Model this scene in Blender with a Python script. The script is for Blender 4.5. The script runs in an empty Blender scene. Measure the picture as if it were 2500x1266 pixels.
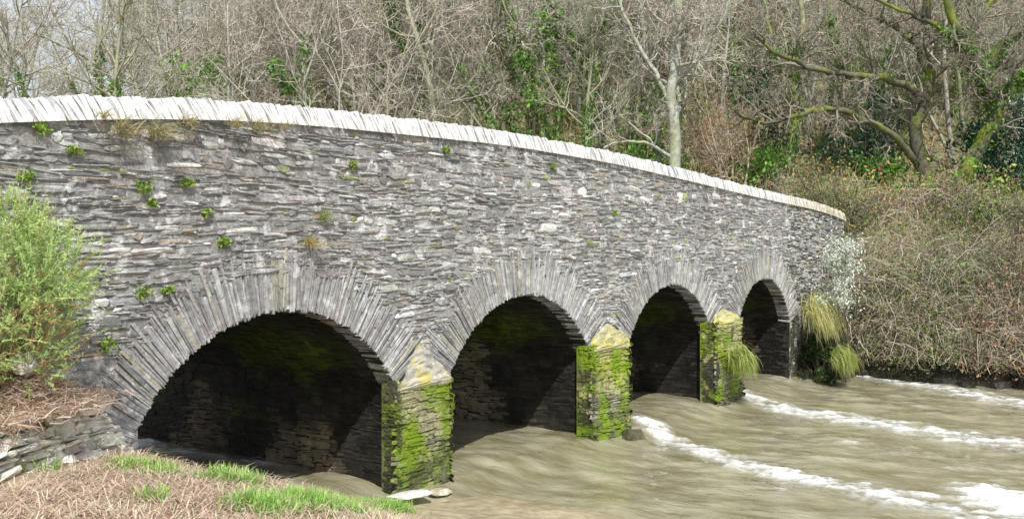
import bpy, math, random
import numpy as np
from mathutils import Vector, noise
random.seed(11)
S = bpy.context.scene
COL = S.collection
R = random.random
U = random.uniform
# ------------------------------------------------------------------ view geometry
A = math.atan(1810/2500); CA = math.cos(A); SA = math.sin(A)
CAM = Vector((7.6, -10.5, 3.95))
FW = Vector((CA, SA, 0)); RT = Vector((SA, -CA, 0))
def at(px, py, Z):
    return CAM + FW*Z + RT*((px-1250)/2500*Z) + Vector((0, 0, (597-py)/2500*Z))
def on_y(px, py, y):
    d = at(px, py, 1)-CAM
    return CAM + d*((y-CAM.y)/d.y)
def on_z(px, py, z):
    d = at(px, py, 1)-CAM
    return CAM + d*((z-CAM.z)/d.z)
def nz(x, y, z=0.0, s=1.0):
    return noise.noise(Vector((x*s, y*s, z*s)))
def sm(t):
    t = max(0.0, min(1.0, t)); return t*t*(3-2*t)
def itp(x, xs, ys):
    return float(np.interp(x, xs, ys))
def mix(a, b, t):
    return tuple(a[i]+(b[i]-a[i])*t for i in range(3))
def jit(c, a):
    k = 1+U(-a, a); return tuple(max(0, v*k*(1+U(-a, a)*.25)) for v in c)
# ------------------------------------------------------------------ mesh builder
class MB:
    def __init__(s): s.v = []; s.f = []; s.c = []
    def add(s, vs, fs, col):
        b = len(s.v)
        s.v.extend([tuple(p) for p in vs])
        s.f.extend([tuple(i+b for i in f) for f in fs])
        if isinstance(col, list): s.c.extend(col)
        else: s.c.extend([col]*len(vs))
    def build(s, name, mat, parent=None, smooth=False, origin=None):
        me = bpy.data.meshes.new(name)
        o = origin
        vs = s.v if o is None else [(a-o[0], b-o[1], c-o[2]) for a, b, c in s.v]
        me.from_pydata(vs, [], s.f)
        ca = me.color_attributes.new('Col', 'FLOAT_COLOR', 'POINT')
        arr = np.ones((len(s.v), 4), dtype=np.float32)
        arr[:, :3] = np.array(s.c, dtype=np.float32).reshape(-1, 3)
        ca.data.foreach_set('color', arr.ravel())
        if smooth: me.polygons.foreach_set('use_smooth', [True]*len(me.polygons))
        me.materials.append(mat)
        ob = bpy.data.objects.new(name, me); COL.objects.link(ob)
        if parent is not None: ob.parent = parent
        elif o is not None: ob.location = o
        return ob
def tag(o, label=None, cat=None, group=None, kind=None):
    if label: o['label'] = label
    if cat: o['category'] = cat
    if group: o['group'] = group
    if kind: o['kind'] = kind
    return o
def thing(name, loc, label, cat, group=None):
    o = bpy.data.objects.new(name, None); COL.objects.link(o); o.location = loc
    o.empty_display_size = .2
    return tag(o, label, cat, group)
# ------------------------------------------------------------------ materials
def vc_mat(name, rough=.9, bump=None, var=None, patches=(), transl=0, spec=.3):
    m = bpy.data.materials.new(name); m.use_nodes = True
    nt = m.node_tree; N = nt.nodes; Lk = nt.links
    b = N['Principled BSDF']; b.inputs['Roughness'].default_value = rough
    b.inputs['Specular IOR Level'].default_value = spec
    at_ = N.new('ShaderNodeAttribute'); at_.attribute_name = 'Col'
    tc = N.new('ShaderNodeTexCoord')
    col = at_.outputs['Color']
    def nzn(scale, detail=5, rgh=.6):
        n = N.new('ShaderNodeTexNoise'); n.inputs['Scale'].default_value = scale
        n.inputs['Detail'].default_value = detail; n.inputs['Roughness'].default_value = rgh
        Lk.new(tc.outputs['Object'], n.inputs['Vector']); return n.outputs['Fac']
    def mr(src, a, b2, c, d):
        n = N.new('ShaderNodeMapRange'); n.inputs[1].default_value = a; n.inputs[2].default_value = b2
        n.inputs[3].default_value = c; n.inputs[4].default_value = d; Lk.new(src, n.inputs[0]); return n.outputs[0]
    if var:
        for (sc, lo, hi) in var:
            k = mr(nzn(sc), .3, .7, lo, hi)
            v = N.new('ShaderNodeVectorMath'); v.operation = 'SCALE'
            Lk.new(col, v.inputs[0]); Lk.new(k, v.inputs['Scale']); col = v.outputs[0]
    for (pc, sc, lo, hi, amt) in patches:
        k = mr(nzn(sc, 6, .65), lo, hi, 0, amt)
        x = N.new('ShaderNodeMix'); x.data_type = 'RGBA'
        Lk.new(k, x.inputs[0]); Lk.new(col, x.inputs[6]); x.inputs[7].default_value = (*pc, 1); col = x.outputs[2]
    Lk.new(col, b.inputs['Base Color'])
    if bump:
        bn = N.new('ShaderNodeBump'); bn.inputs['Strength'].default_value = bump[1]; bn.inputs['Distance'].default_value = bump[2]
        Lk.new(nzn(bump[0], 8, .7), bn.inputs['Height']); Lk.new(bn.outputs[0], b.inputs['Normal'])
    if transl:
        t = N.new('ShaderNodeBsdfTranslucent'); Lk.new(col, t.inputs['Color'])
        ms = N.new('ShaderNodeMixShader'); ms.inputs[0].default_value = transl
        Lk.new(b.outputs[0], ms.inputs[1]); Lk.new(t.outputs[0], ms.inputs[2])
        Lk.new(ms.outputs[0], N['Material Output'].inputs['Surface'])
    return m
WALLP = [((.42, .345, .26), .9, .53, .72, .45), ((.12, .118, .12), 1.5, .57, .70, .5), ((.78, .775, .75), 3.0, .57, .64, .75), ((.76, .755, .73), 13, .59, .66, .65), ((.64, .625, .59), 1.0, .60, .74, .5)]
M_wall = vc_mat('slate_rubble', .9, (30, .85, .03), [(15, .66, 1.28), (1.1, .80, 1.14)], WALLP)
M_mortar = vc_mat('old_mortar', .95, (18, .9, .04), [(9, .5, 1.3)], WALLP[1:])
M_vous = vc_mat('arch_slate', .85, (24, .8, .02), [(12, .66, 1.25), (1.3, .8, 1.15)], [((.14, .138, .138), 2.4, .59, .73, .45), ((.74, .735, .71), 4, .58, .66, .65), ((.52, .45, .14), 2.2, .69, .78, .5)])
M_cope = vc_mat('lichened_coping', .9, (22, .6, .018), [(8, .90, 1.06)])
M_vault = vc_mat('damp_vault_stone', .6, (12, .7, .04), [(4, .45, 1.4), (1.2, .55, 1.2)])
M_pier = vc_mat('mossy_pier_stone', .85, (22, .9, .04), [(9, .6, 1.25), (1.6, .7, 1.2)], [((.20, .31, .012), 1.9, .48, .59, .88), ((.055, .08, .012), 2.6, .55, .65, .78), ((.50, .48, .22), 3.3, .58, .68, .75)])
M_cap = vc_mat('lichened_cap', .9, (16, .9, .03), [(9, .7, 1.2)], [((.60, .52, .10), 3.0, .46, .62, .8), ((.64, .63, .58), 5, .55, .70, .55)])
M_ground = vc_mat('ground', .95, (9, .8, .06), [(5, .65, 1.35), (.6, .8, 1.2)])
M_bark = vc_mat('bark', .9, None, [(6, .65, 1.3)])
M_twig = vc_mat('twigs', .9)
M_leaf = vc_mat('leaves', .6, transl=.3)
M_grass = vc_mat('grass_blades', .6, transl=.35)
M_rock = vc_mat('loose_slate', .85, (14, .6, .03), [(6, .7, 1.2)], [((.78, .75, .68), 4, .53, .65, .6)])
# ------------------------------------------------------------------ terrain
def xright(y):
    return 35.5+2.9*sm(-(y+.1)/1.1)+max(0, -(y+6))*.3
def H(x, y):
    q = (x-7.6)*CA+(y+10.5)*SA; r = (x-7.6)*SA-(y+10.5)*CA
    xs = x+max(0, -(y+3.5))*.25
    hl = itp(xs, [0, 6, 12, 13.8, 14.6, 15.5, 16.5, 17.5, 18.5, 19.5, 20.3, 21.2, 23], [2.8, 2.5, 1.95, 1.72, 1.42, 1.00, .65, .42, .25, .15, .06, -.15, -.8])
    hl += (.07*nz(x, y, 3, 1.1)+.03*nz(x, y, 9, 4))*(1 if x < 18 else .35)
    yl = -1.75+(x-12)*.69
    if x < 14.6: hl += .55*sm((y-yl)/.35)
    if x > 14.4: hl = hl+(-.35-hl)*sm((y+.85)/.7)*sm((x-14.4)/.5)
    if y > 7.2 and x < 14: hl = 3.0
    d = x-xright(y)
    hr = itp(d, [-3, -.3, .2, .8, 3, 8, 20], [-.8, -.3, .2, .8, 2.4, 3.7, 4.1])+.12*nz(x, y, 0, .8)
    h = max(hl, hr)
    t = q-33
    hh = itp(t, [-8, -2, 4, 10], [-1, 3.0, 5.6, 7.2])
    if t > 10: hh += (min(t, 85)-10)*itp(r, [-40, -20, -8, 0, 20], [.10, .26, .44, .5, .5])
    hh *= itp(r, [-30, -10], [.85, 1])
    hh -= 9*sm((37-x)/2)*sm((13-y)/4)
    if y < 8: hh -= 9*(1-sm((d-2.5)/4.5))*sm((8-y)/6)
    if t > 2: hh += .5*nz(x, y, 5, .12)+.15*nz(x, y, 5, .6)
    return max(h, hh)
def hit(px, py):
    Z = 6.0
    while Z < 60:
        p = at(px, py, Z)
        if p.z < H(p.x, p.y): return p
        Z += .05
    return at(px, py, 12)
def lines(*segs):
    o = []
    for a, b, st in segs:
        n = max(1, int(round((b-a)/st)))
        o += [a+(b-a)*i/n for i in range(n)]
    o.append(segs[-1][1]); return o
gx = lines((-120, -20, 10), (-20, 10, 2), (10, 21.5, .13), (21.5, 34, .8), (34, 48, .3), (48, 120, 2), (120, 300, 12))
gy = lines((-200, -40, 12), (-40, -8, 2), (-8, -5, .3), (-5, .6, .13), (.6, 20, .8), (20, 110, 2), (110, 320, 14))
g = MB(); vs = []; cs = []
for y in gy:
    for x in gx:
        h = H(x, y); vs.append((x, y, h))
        q = (x-7.6)*CA+(y+10.5)*SA
        n = nz(x, y, 1, .9)*.5+.5
        if q > 31 and x > 44 or q > 33:
            k = nz(x, y, 2, .25)*.5+.5
            c = mix((.21, .165, .11), (.13, .18, .05), sm((k-.3)*2.2))
            c = mix(c, (.31, .26, .19), n*.4)
            if q < 43 and x > 36: c = mix(c, (.22, .21, .10), .6)
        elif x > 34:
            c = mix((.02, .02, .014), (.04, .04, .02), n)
        elif h < .5:
            c = mix((.30, .24, .14), (.42, .36, .24), n)
        else:
            c = mix((.30, .23, .16), (.40, .31, .21), n)
            c = mix(c, (.34, .29, .19), sm((x-16)/1.2))
        cs.append(c)
W_ = len(gx)
fs = [(j*W_+i, j*W_+i+1, (j+1)*W_+i+1, (j+1)*W_+i) for j in range(len(gy)-1) for i in range(W_-1)]
g.add(vs, fs, cs)
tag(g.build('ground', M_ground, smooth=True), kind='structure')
# ------------------------------------------------------------------ water
wx = lines((8, 13, .5), (13, 18, .1), (18, 45, .08), (45, 110, 2.5)); wy = lines((-80, -11, 3), (-11, 1.5, .08), (1.5, 7, .2), (7, 14, 1))
X, Y = np.meshgrid(np.array(wx), np.array(wy))
def poly_d(pts, w0, w1, z=0, fade=.25):
    P = [on_z(a, b, z) for a, b in pts]; out = np.zeros_like(X); n = len(P)-1
    for i in range(n):
        ax, ay = P[i].x, P[i].y; dx, dy = P[i+1].x-ax, P[i+1].y-ay
        t = np.clip(((X-ax)*dx+(Y-ay)*dy)/(dx*dx+dy*dy), 0, 1)
        d = np.hypot(X-ax-t*dx, Y-ay-t*dy); w = w0+(w1-w0)*(i+t)/n
        out = np.maximum(out, np.exp(-(d/w)**2)*(1-fade*(i+t)/n))
    return out
F1 = poly_d([(1562, 1048), (1640, 1080), (1740, 1112), (1850, 1142), (2050, 1187), (2250, 1227), (2500, 1280), (2800, 1340)], .32, .85)
F2 = poly_d([(1780, 972), (1900, 997), (2050, 1022), (2250, 1052), (2500, 1087), (2800, 1120)], .44, 1.2)
F3 = poly_d([(2040, 908), (2150, 925), (2300, 950), (2500, 985), (2700, 1010)], .48, 1.3)
F4 = poly_d([(1290, 1055), (1420, 1062)], .15, .15)*.6
F5 = poly_d([(2400, 1200), (2470, 1225), (2600, 1260)], .6, 1.1, 0, 0)*1.2
F6 = poly_d([(2100, 1085), (2300, 1120), (2500, 1170)], .9, 1.4)*.40
F7 = poly_d([(335, 1085), (420, 1100), (520, 1112), (680, 1135)], .5, .4, .4)*.8  # highlights on the water under the first arch, painted pale like foam
F8 = poly_d([(1850, 925), (2100, 975), (2500, 1030)], .8, 1.4)*.36
foam_glint = np.maximum.reduce([F1, F2*.95, F3*.9, F4, F5, F6, F7, F8])
wv = []; wc = []
for j in range(len(wy)):
    for i in range(len(wx)):
        x, y = wx[i], wy[j]; f = float(foam_glint[j, i])
        n1 = nz(x*1.1+y*.35, y*.4, 0, 1.0); n2 = nz(x*3.6+y*1.2, y*1.9, 7, 1.0); n3 = nz(x, y, 3, 7); n4 = nz(x*2.2+y*.6, y*.9, 17, 1.0); n5 = nz(x*6+y*2, y*2.6, 27, 1)
        z = .30*sm((y+1.8)/2.4)*sm((y+1.8)/2.4)+.05*n1+.026*n2+.024*n4+.008*n5
        z += f*(.03+.06*max(0, n2)+.04*n3)
        if y > 0: z = z*.9
        if x < 20 and y > 0: z += .12*sm(y/1.5)*sm((20-x)/1.5)
        p = abs(x-26.5)+abs(y+.55)
        if p < .9: z += .14*(1-p/.9)
        ff = max(0, min(.9, f*.80+(n2*.42+n3*.40+n4*.15+n5*.32)*min(1, f*1.8)-.14))
        st = max(0, n1*.5+n2*.45+n4*.5+n5*.3-.2)*sm((-y+.5)/2)*.40*sm((x-19)/4)
        wv.append((x, y, z)); wc.append((max(ff, st), sm((x-17)/3), 0))
wm = MB(); WW = len(wx)
wm.add(wv, [(j*WW+i, j*WW+i+1, (j+1)*WW+i+1, (j+1)*WW+i) for j in range(len(wy)-1) for i in range(WW-1)], wc)
mw = bpy.data.materials.new('river_water'); mw.use_nodes = True
nt = mw.node_tree; N = nt.nodes; Lk = nt.links; b = N['Principled BSDF']
a_ = N.new('ShaderNodeAttribute'); a_.attribute_name = 'Col'; sp = N.new('ShaderNodeSeparateColor'); Lk.new(a_.outputs['Color'], sp.inputs[0])
tc = N.new('ShaderNodeTexCoord'); mp = N.new('ShaderNodeMapping'); mp.inputs['Scale'].default_value = (1.8, .8, 1); mp.inputs['Rotation'].default_value = (0, 0, -.3)
Lk.new(tc.outputs['Object'], mp.inputs[0])
n1 = N.new('ShaderNodeTexNoise'); n1.inputs['Scale'].default_value = 1.1; n1.inputs['Detail'].default_value = 5; n1.inputs['Roughness'].default_value = .55; Lk.new(mp.outputs[0], n1.inputs['Vector'])
n2 = N.new('ShaderNodeTexNoise'); n2.inputs['Scale'].default_value = 9; n2.inputs['Detail'].default_value = 8; n2.inputs['Roughness'].default_value = .8; Lk.new(tc.outputs['Object'], n2.inputs['Vector'])
cr = N.new('ShaderNodeValToRGB'); cr.color_ramp.elements[0].position = .33; cr.color_ramp.elements[0].color = (.19, .17, .088, 1)
cr.color_ramp.elements[1].position = .68; cr.color_ramp.elements[1].color = (.37, .35, .245, 1); Lk.new(n1.outputs['Fac'], cr.inputs[0])
ad = N.new('ShaderNodeMath'); ad.operation = 'MULTIPLY_ADD'; Lk.new(n2.outputs['Fac'], ad.inputs[0]); ad.inputs[1].default_value = 2.0; ad.inputs[2].default_value = -.98
su = N.new('ShaderNodeMath'); su.operation = 'ADD'; Lk.new(sp.outputs[0], su.inputs[0]); Lk.new(ad.outputs[0], su.inputs[1])
ml = N.new('ShaderNodeMath'); ml.operation = 'MULTIPLY'; Lk.new(su.outputs[0], ml.inputs[0])
gt = N.new('ShaderNodeMapRange'); gt.inputs[1].default_value = .0; gt.inputs[2].default_value = .7; Lk.new(sp.outputs[0], gt.inputs[0]); Lk.new(gt.outputs[0], ml.inputs[1])
cl = N.new('ShaderNodeClamp'); Lk.new(ml.outputs[0], cl.inputs[0])
mx = N.new('ShaderNodeMix'); mx.data_type = 'RGBA'; Lk.new(cl.outputs[0], mx.inputs[0]); Lk.new(cr.outputs[0], mx.inputs[6]); mx.inputs[7].default_value = (.86, .88, .91, 1)
Lk.new(mx.outputs[2], b.inputs['Base Color'])
rg = N.new('ShaderNodeMapRange'); rg.inputs[3].default_value = .05; rg.inputs[4].default_value = .8; Lk.new(cl.outputs[0], rg.inputs[0]); Lk.new(rg.outputs[0], b.inputs['Roughness'])
b.inputs['Specular IOR Level'].default_value = 1.0
bp = N.new('ShaderNodeBump'); bp.inputs['Strength'].default_value = .5; bp.inputs['Distance'].default_value = .06
nb = N.new('ShaderNodeTexNoise'); nb.inputs['Scale'].default_value = 3.6; nb.inputs['Detail'].default_value = 3; nb.inputs['Distortion'].default_value = .4; Lk.new(mp.outputs[0], nb.inputs['Vector'])
Lk.new(nb.outputs['Fac'], bp.inputs['Height']); Lk.new(bp.outputs[0], b.inputs['Normal'])
tag(wm.build('water', mw, smooth=True), kind='structure')
# ------------------------------------------------------------------ bridge
BW = 6.6; CH = .24
def ztop(x):
    s = 0
    for k in (-1, 0, 1):
        s += itp(x+k*.8, [4, 13, 15, 17, 19.5, 22, 25.6, 28.4, 33, 37.7, 39.6, 44], [4.2, 5.44, 5.69, 5.82, 5.87, 5.91, 5.83, 5.68, 5.42, 5.2, 5.02, 4.4])
    return s/3
ARCH = []
for (x0, x1) in ((14.7, 19.1), (20.41, 24.7), (26.2, 30.25), (31.8, 35.35)):
    h = (x1-x0)/2; zs = 1.85; rise = 3.07-zs; Rr = (h*h+rise*rise)/(2*rise)
    ARCH.append(dict(x0=x0, x1=x1, cx=(x0+x1)/2, R=Rr, cz=3.07-Rr, phi=math.atan2(h, zs-(3.07-Rr)), zs=zs))
MID = [10.0]+[(ARCH[i]['x1']+ARCH[i+1]['x0'])/2 for i in range(3)]+[44.0]
XL, XR = 5.0, 40.1
root = thing('stone_bridge', (25, BW/2, 0), 'old grey slate rubble bridge with four arches and white lichened coping over the river', 'bridge')
BO = (25, BW/2, 0)
def intr(x):
    for a in ARCH:
        if a['x0'] < x < a['x1']: return a['cz']+math.sqrt(max(0, a['R']**2-(x-a['cx'])**2))
    return -.9
mb = MB(); xs = sorted(set([round(XL+i*.1, 3) for i in range(int((XR-XL)/.1)+1)]+[a[k] for a in ARCH for k in ('x0', 'x1')]))
cm = (.345, .335, .315)
FY = .019
for yy in (FY, BW-.04):
    for i in range(len(xs)-1):
        xa, xb = xs[i], xs[i+1]; xm = (xa+xb)/2
        za = intr(xa) if intr(xm) > -.5 and intr(xa) > -.5 else (-.9 if intr(xm) < -.5 else 1.85)
        zb = intr(xb) if intr(xm) > -.5 and intr(xb) > -.5 else (-.9 if intr(xm) < -.5 else 1.85)
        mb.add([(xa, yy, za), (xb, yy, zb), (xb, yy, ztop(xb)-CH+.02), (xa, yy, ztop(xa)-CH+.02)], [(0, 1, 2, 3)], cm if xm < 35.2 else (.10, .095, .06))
for ya, yb in ((FY, .46), (BW-.46, BW-.04)):
    for i in range(len(xs)-1):
        xa, xb = xs[i], xs[i+1]
        mb.add([(xa, ya, ztop(xa)-CH+.02), (xb, ya, ztop(xb)-CH+.02), (xb, yb, ztop(xb)-CH+.02), (xa, yb, ztop(xa)-CH+.02)], [(0, 1, 2, 3)], cm)
        yi = yb if ya < 1 else ya
        mb.add([(xa, yi, ztop(xa)-1.4), (xb, yi, ztop(xb)-1.4), (xb, yi, ztop(xb)-CH+.02), (xa, yi, ztop(xa)-CH+.02)], [(0, 1, 2, 3)], cm)
for xe in (XL, XR):
    mb.add([(xe, FY, -.9), (xe, BW-.04, -.9), (xe, BW-.04, ztop(xe)-CH), (xe, FY, ztop(xe)-CH)], [(0, 1, 2, 3)], cm)
mb.build('wall_core', M_mortar, root, origin=BO)
mb = MB()
for i in range(len(xs)-1):
    xa, xb = xs[i], xs[i+1]
    mb.add([(xa, .46, ztop(xa)-1.2), (xb, .46, ztop(xb)-1.2), (xb, BW-.46, ztop(xb)-1.2), (xa, BW-.46, ztop(xa)-1.2)], [(0, 1, 2, 3)], (.06, .06, .058))
mb.build('roadway', M_mortar, root, origin=BO)
def stone(mb, P, Nn, u, v, L, Hh, dep, col, rot=0.0, back=.02, inset=.005):
    hl, hh = L/2, Hh/2; cu = min(.32*L, 1.2*Hh)*U(.3, 1.2); cv = Hh*U(.18, .38)
    pts = [(-hl+cu, -hh), (hl-cu*U(.3, 1.3), -hh), (hl, -hh+cv), (hl, hh-cv), (hl-cu, hh), (-hl+cu*U(.3, 1.3), hh), (-hl, hh-cv), (-hl, -hh+cv)]
    bk = []; fr = []
    for (a, b2) in pts:
        a += U(-.18, .18)*Hh; b2 += U(-.2, .2)*Hh
        bk.append(P(u+a-b2*rot, v+b2+a*rot)-Nn*back)
        k = 1-inset/hl*U(.5, 1.6); k2 = 1-min(.5, inset/hh*U(.5, 1.6))
        a *= k; b2 *= k2
        fr.append(P(u+a-b2*rot, v+b2+a*rot)+Nn*dep*U(.5, 1.15))
    c = P(u+U(-.2, .2)*L, v+U(-.15, .15)*Hh)+Nn*dep*U(.9, 1.3)
    cc = [jit(col, .08) for _ in range(17)]
    mb.add(bk+fr+[c], [(i, (i+1) % 8, 8+(i+1) % 8, 8+i) for i in range(8)]+[(8+i, 8+(i+1) % 8, 16) for i in range(8)], cc)
def lay(mb, P, Nn, u0, u1, v0, v1, keep, colf, hr=(.045, .125), lr=(.14, .6), dr=(.02, .075), wav=.05, fill=1.0, bigp=.03):
    v = v0
    while v < v1:
        hb = hr[0]+(hr[1]-hr[0])*R()**1.6
        u = u0-U(0, .3)
        while u < u1:
            big = R() < bigp
            L = lr[0]+(lr[1]-lr[0])*R()**1.6*(.5+hb/hr[1]*.5)
            hh = hb*U(.68, 1.22)*(2.1 if big else 1)
            uc = u+L/2; vc = v+hb/2+wav*nz(uc, v*.6, 2, .35)*2+.025*nz(uc, v, 5, 1.1)+U(-.015, .015)
            if uc-L/2 > u0-.1 and uc+L/2 < u1+.06 and R() < fill and keep(uc, vc, L, hh):
                dep = U(*dr)*(1.2 if big else 1)
                stone(mb, P, Nn, uc, vc, L*1.01, hh*1.08, dep, colf(uc, vc), U(-.08, .08)+.10*nz(uc, vc, 8, .7))
            u += L+U(-.01, .006)
        v += hb*.94
def wall_col(x, z):
    t = R(); k = .5+.5*nz(x, z, 4, .35)
    c = (.365, .358, .345) if t < .42 else (.235, .231, .23) if t < .65 else (.45, .442, .42) if t < .85 else (.40, .345, .28) if t < .91 else (.60, .59, .565)
    c = tuple(v*(.85+.34*k) for v in c)
    if R() < .055: c = (.76, .75, .72)
    if R() < .018: c = (.34, .36, .17)
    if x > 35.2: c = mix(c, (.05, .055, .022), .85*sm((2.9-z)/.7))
    return jit(c, .16)
def ring_len(a, th):
    return .80+.09*nz(a['cx']+th*3, 1.3, 0, 1.7)
def keep_wall(x, z, L, hh):
    if z+hh*.3 > ztop(x)-CH+.03: return False
    for a in ARCH:
        for sx in (-L*.42, 0, L*.42):
            dx, dz = x+sx-a['cx'], z-a['cz']
            d = math.hypot(dx, dz); th = abs(math.atan2(dx, dz))
            if th < a['phi']+.02 and d < a['R']+.52: return False
            if a['x0']-.06 < x+sx < a['x1']+.06 and z < a['zs']: return False
    for i in range(3):
        if ARCH[i]['x1']-.1 < x < ARCH[i+1]['x0']+.1 and z < 2.15: return False
    return True
YN = Vector((0, -1, 0))
mb = MB()
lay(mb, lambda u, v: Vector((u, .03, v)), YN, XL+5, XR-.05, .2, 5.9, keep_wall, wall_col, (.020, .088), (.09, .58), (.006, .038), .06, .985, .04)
mb.build('stone_facing', M_wall, root, origin=BO)
# voussoirs
for ai, a in enumerate(ARCH):
    mb = MB(); th = -a['phi']-(.16 if ai == 0 else 0); end = a['phi']+(.02 if ai == 3 else 0)
    while th < end:
        t = U(.013, .036) if R() < .88 else U(.036, .06); dth = t/a['R']
        ln = ring_len(a, th)*(U(.84, 1.10) if R() < .65 else U(.55, .8)); tm = th+dth/2
        r0 = a['R']-U(-.025, .025); r1 = a['R']+ln; s_ = math.sin(tm)
        if s_ > .05: r1 = min(r1, (MID[ai+1]+.03-a['cx'])/s_)
        if s_ < -.05: r1 = min(r1, (a['cx']-MID[ai]+.03)/-s_)
        cuts = [r0, r1]
        if R() < .65 and r1-r0 > .5: cuts = [r0, r0+(r1-r0)*U(.3, .75), r1]
        tt = R(); col = (.385, .38, .368) if tt < .5 else (.285, .282, .28) if tt < .74 else (.475, .468, .45) if tt < .92 else (.40, .375, .29)
        sk = U(-.02, .02)
        for k in range(len(cuts)-1):
            ra, rb = cuts[k], cuts[k+1]-.004; yf = -U(-.014, .010); cc = jit(col, .14)
            vv = []
            for (y, ins) in ((.34, 0), (yf+.008, 0), (yf, .003)):
                for (rr, e) in ((ra, 0), (ra, 1), (rb, 1), (rb, 0)):
                    rr2 = rr+(ins if rr == ra else -ins)+U(-.02, .02)
                    ang = th+(dth*1.01 if e else -dth*.01)+(-ins if e else ins)/rr+sk*(rr-r0)+U(-.0012, .0012)
                    vv.append((a['cx']+rr2*math.sin(ang)+U(-.003, .003), y+U(-.006, .006)*(y < .3), a['cz']+rr2*math.cos(ang)))
            ff = []
            for q in (0, 4):
                ff += [(q+i, q+(i+1) % 4, q+4+(i+1) % 4, q+4+i) for i in range(4)]
            ff.append((8, 9, 10, 11)); mb.add(vv, ff, cc)
        th += dth
    mb.build('arch_ring', M_vous, root, origin=BO)
# vaults
for ai, a in enumerate(ARCH):
    mb = MB(); zb = -.6
    prof = [(a['x0'], zb), (a['x0'], a['zs'])]
    for k in range(1, 24):
        th = -a['phi']+2*a['phi']*k/24; prof.append((a['cx']+a['R']*math.sin(th), a['cz']+a['R']*math.cos(th)))
    prof += [(a['x1'], a['zs']), (a['x1'], zb)]
    for j in range(len(prof)-1):
        (xa, za), (xb, zb2) = prof[j], prof[j+1]
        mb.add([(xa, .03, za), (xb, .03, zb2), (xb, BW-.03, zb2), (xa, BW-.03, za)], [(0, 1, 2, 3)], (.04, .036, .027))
    hs = a['zs']-zb; arc = a['phi']*a['R']*1.3
    def PV(u, v, a=a, hs=hs, zb=zb):
        if v < hs: return Vector((a['x1'], u, zb+v))
        th = a['phi']-(v-hs)/a['R']; return Vector((a['cx']+a['R']*math.sin(th), u, a['cz']+a['R']*math.cos(th)))
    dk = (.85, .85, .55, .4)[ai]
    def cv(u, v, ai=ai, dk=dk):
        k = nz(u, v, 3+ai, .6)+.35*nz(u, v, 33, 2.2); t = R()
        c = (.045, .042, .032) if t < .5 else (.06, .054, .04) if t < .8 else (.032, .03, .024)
        if 1.0 < u and .7 < v < 2.6: c = mix(c, (.44, .355, .235), max(0, min(.9, .05+k*2.2)))  # lit patches on the deep lower wall, painted into the stone colour
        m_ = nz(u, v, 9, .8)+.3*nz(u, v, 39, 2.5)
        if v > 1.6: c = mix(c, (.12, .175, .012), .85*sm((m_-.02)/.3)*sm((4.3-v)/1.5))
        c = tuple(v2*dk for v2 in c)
        if u < 1.4: c = tuple(v2*(.18+.82*(u/1.4)**1.5) for v2 in c)  # stones near the arch mouth painted darker, standing in for shade
        return jit(c, .18)
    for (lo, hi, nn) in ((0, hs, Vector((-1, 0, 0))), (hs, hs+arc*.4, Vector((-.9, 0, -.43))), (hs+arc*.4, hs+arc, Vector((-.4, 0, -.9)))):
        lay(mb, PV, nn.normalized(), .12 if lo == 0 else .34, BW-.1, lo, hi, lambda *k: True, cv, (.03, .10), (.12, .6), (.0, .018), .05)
    mb.build('arch_vault', M_vault, root, origin=BO)
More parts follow.
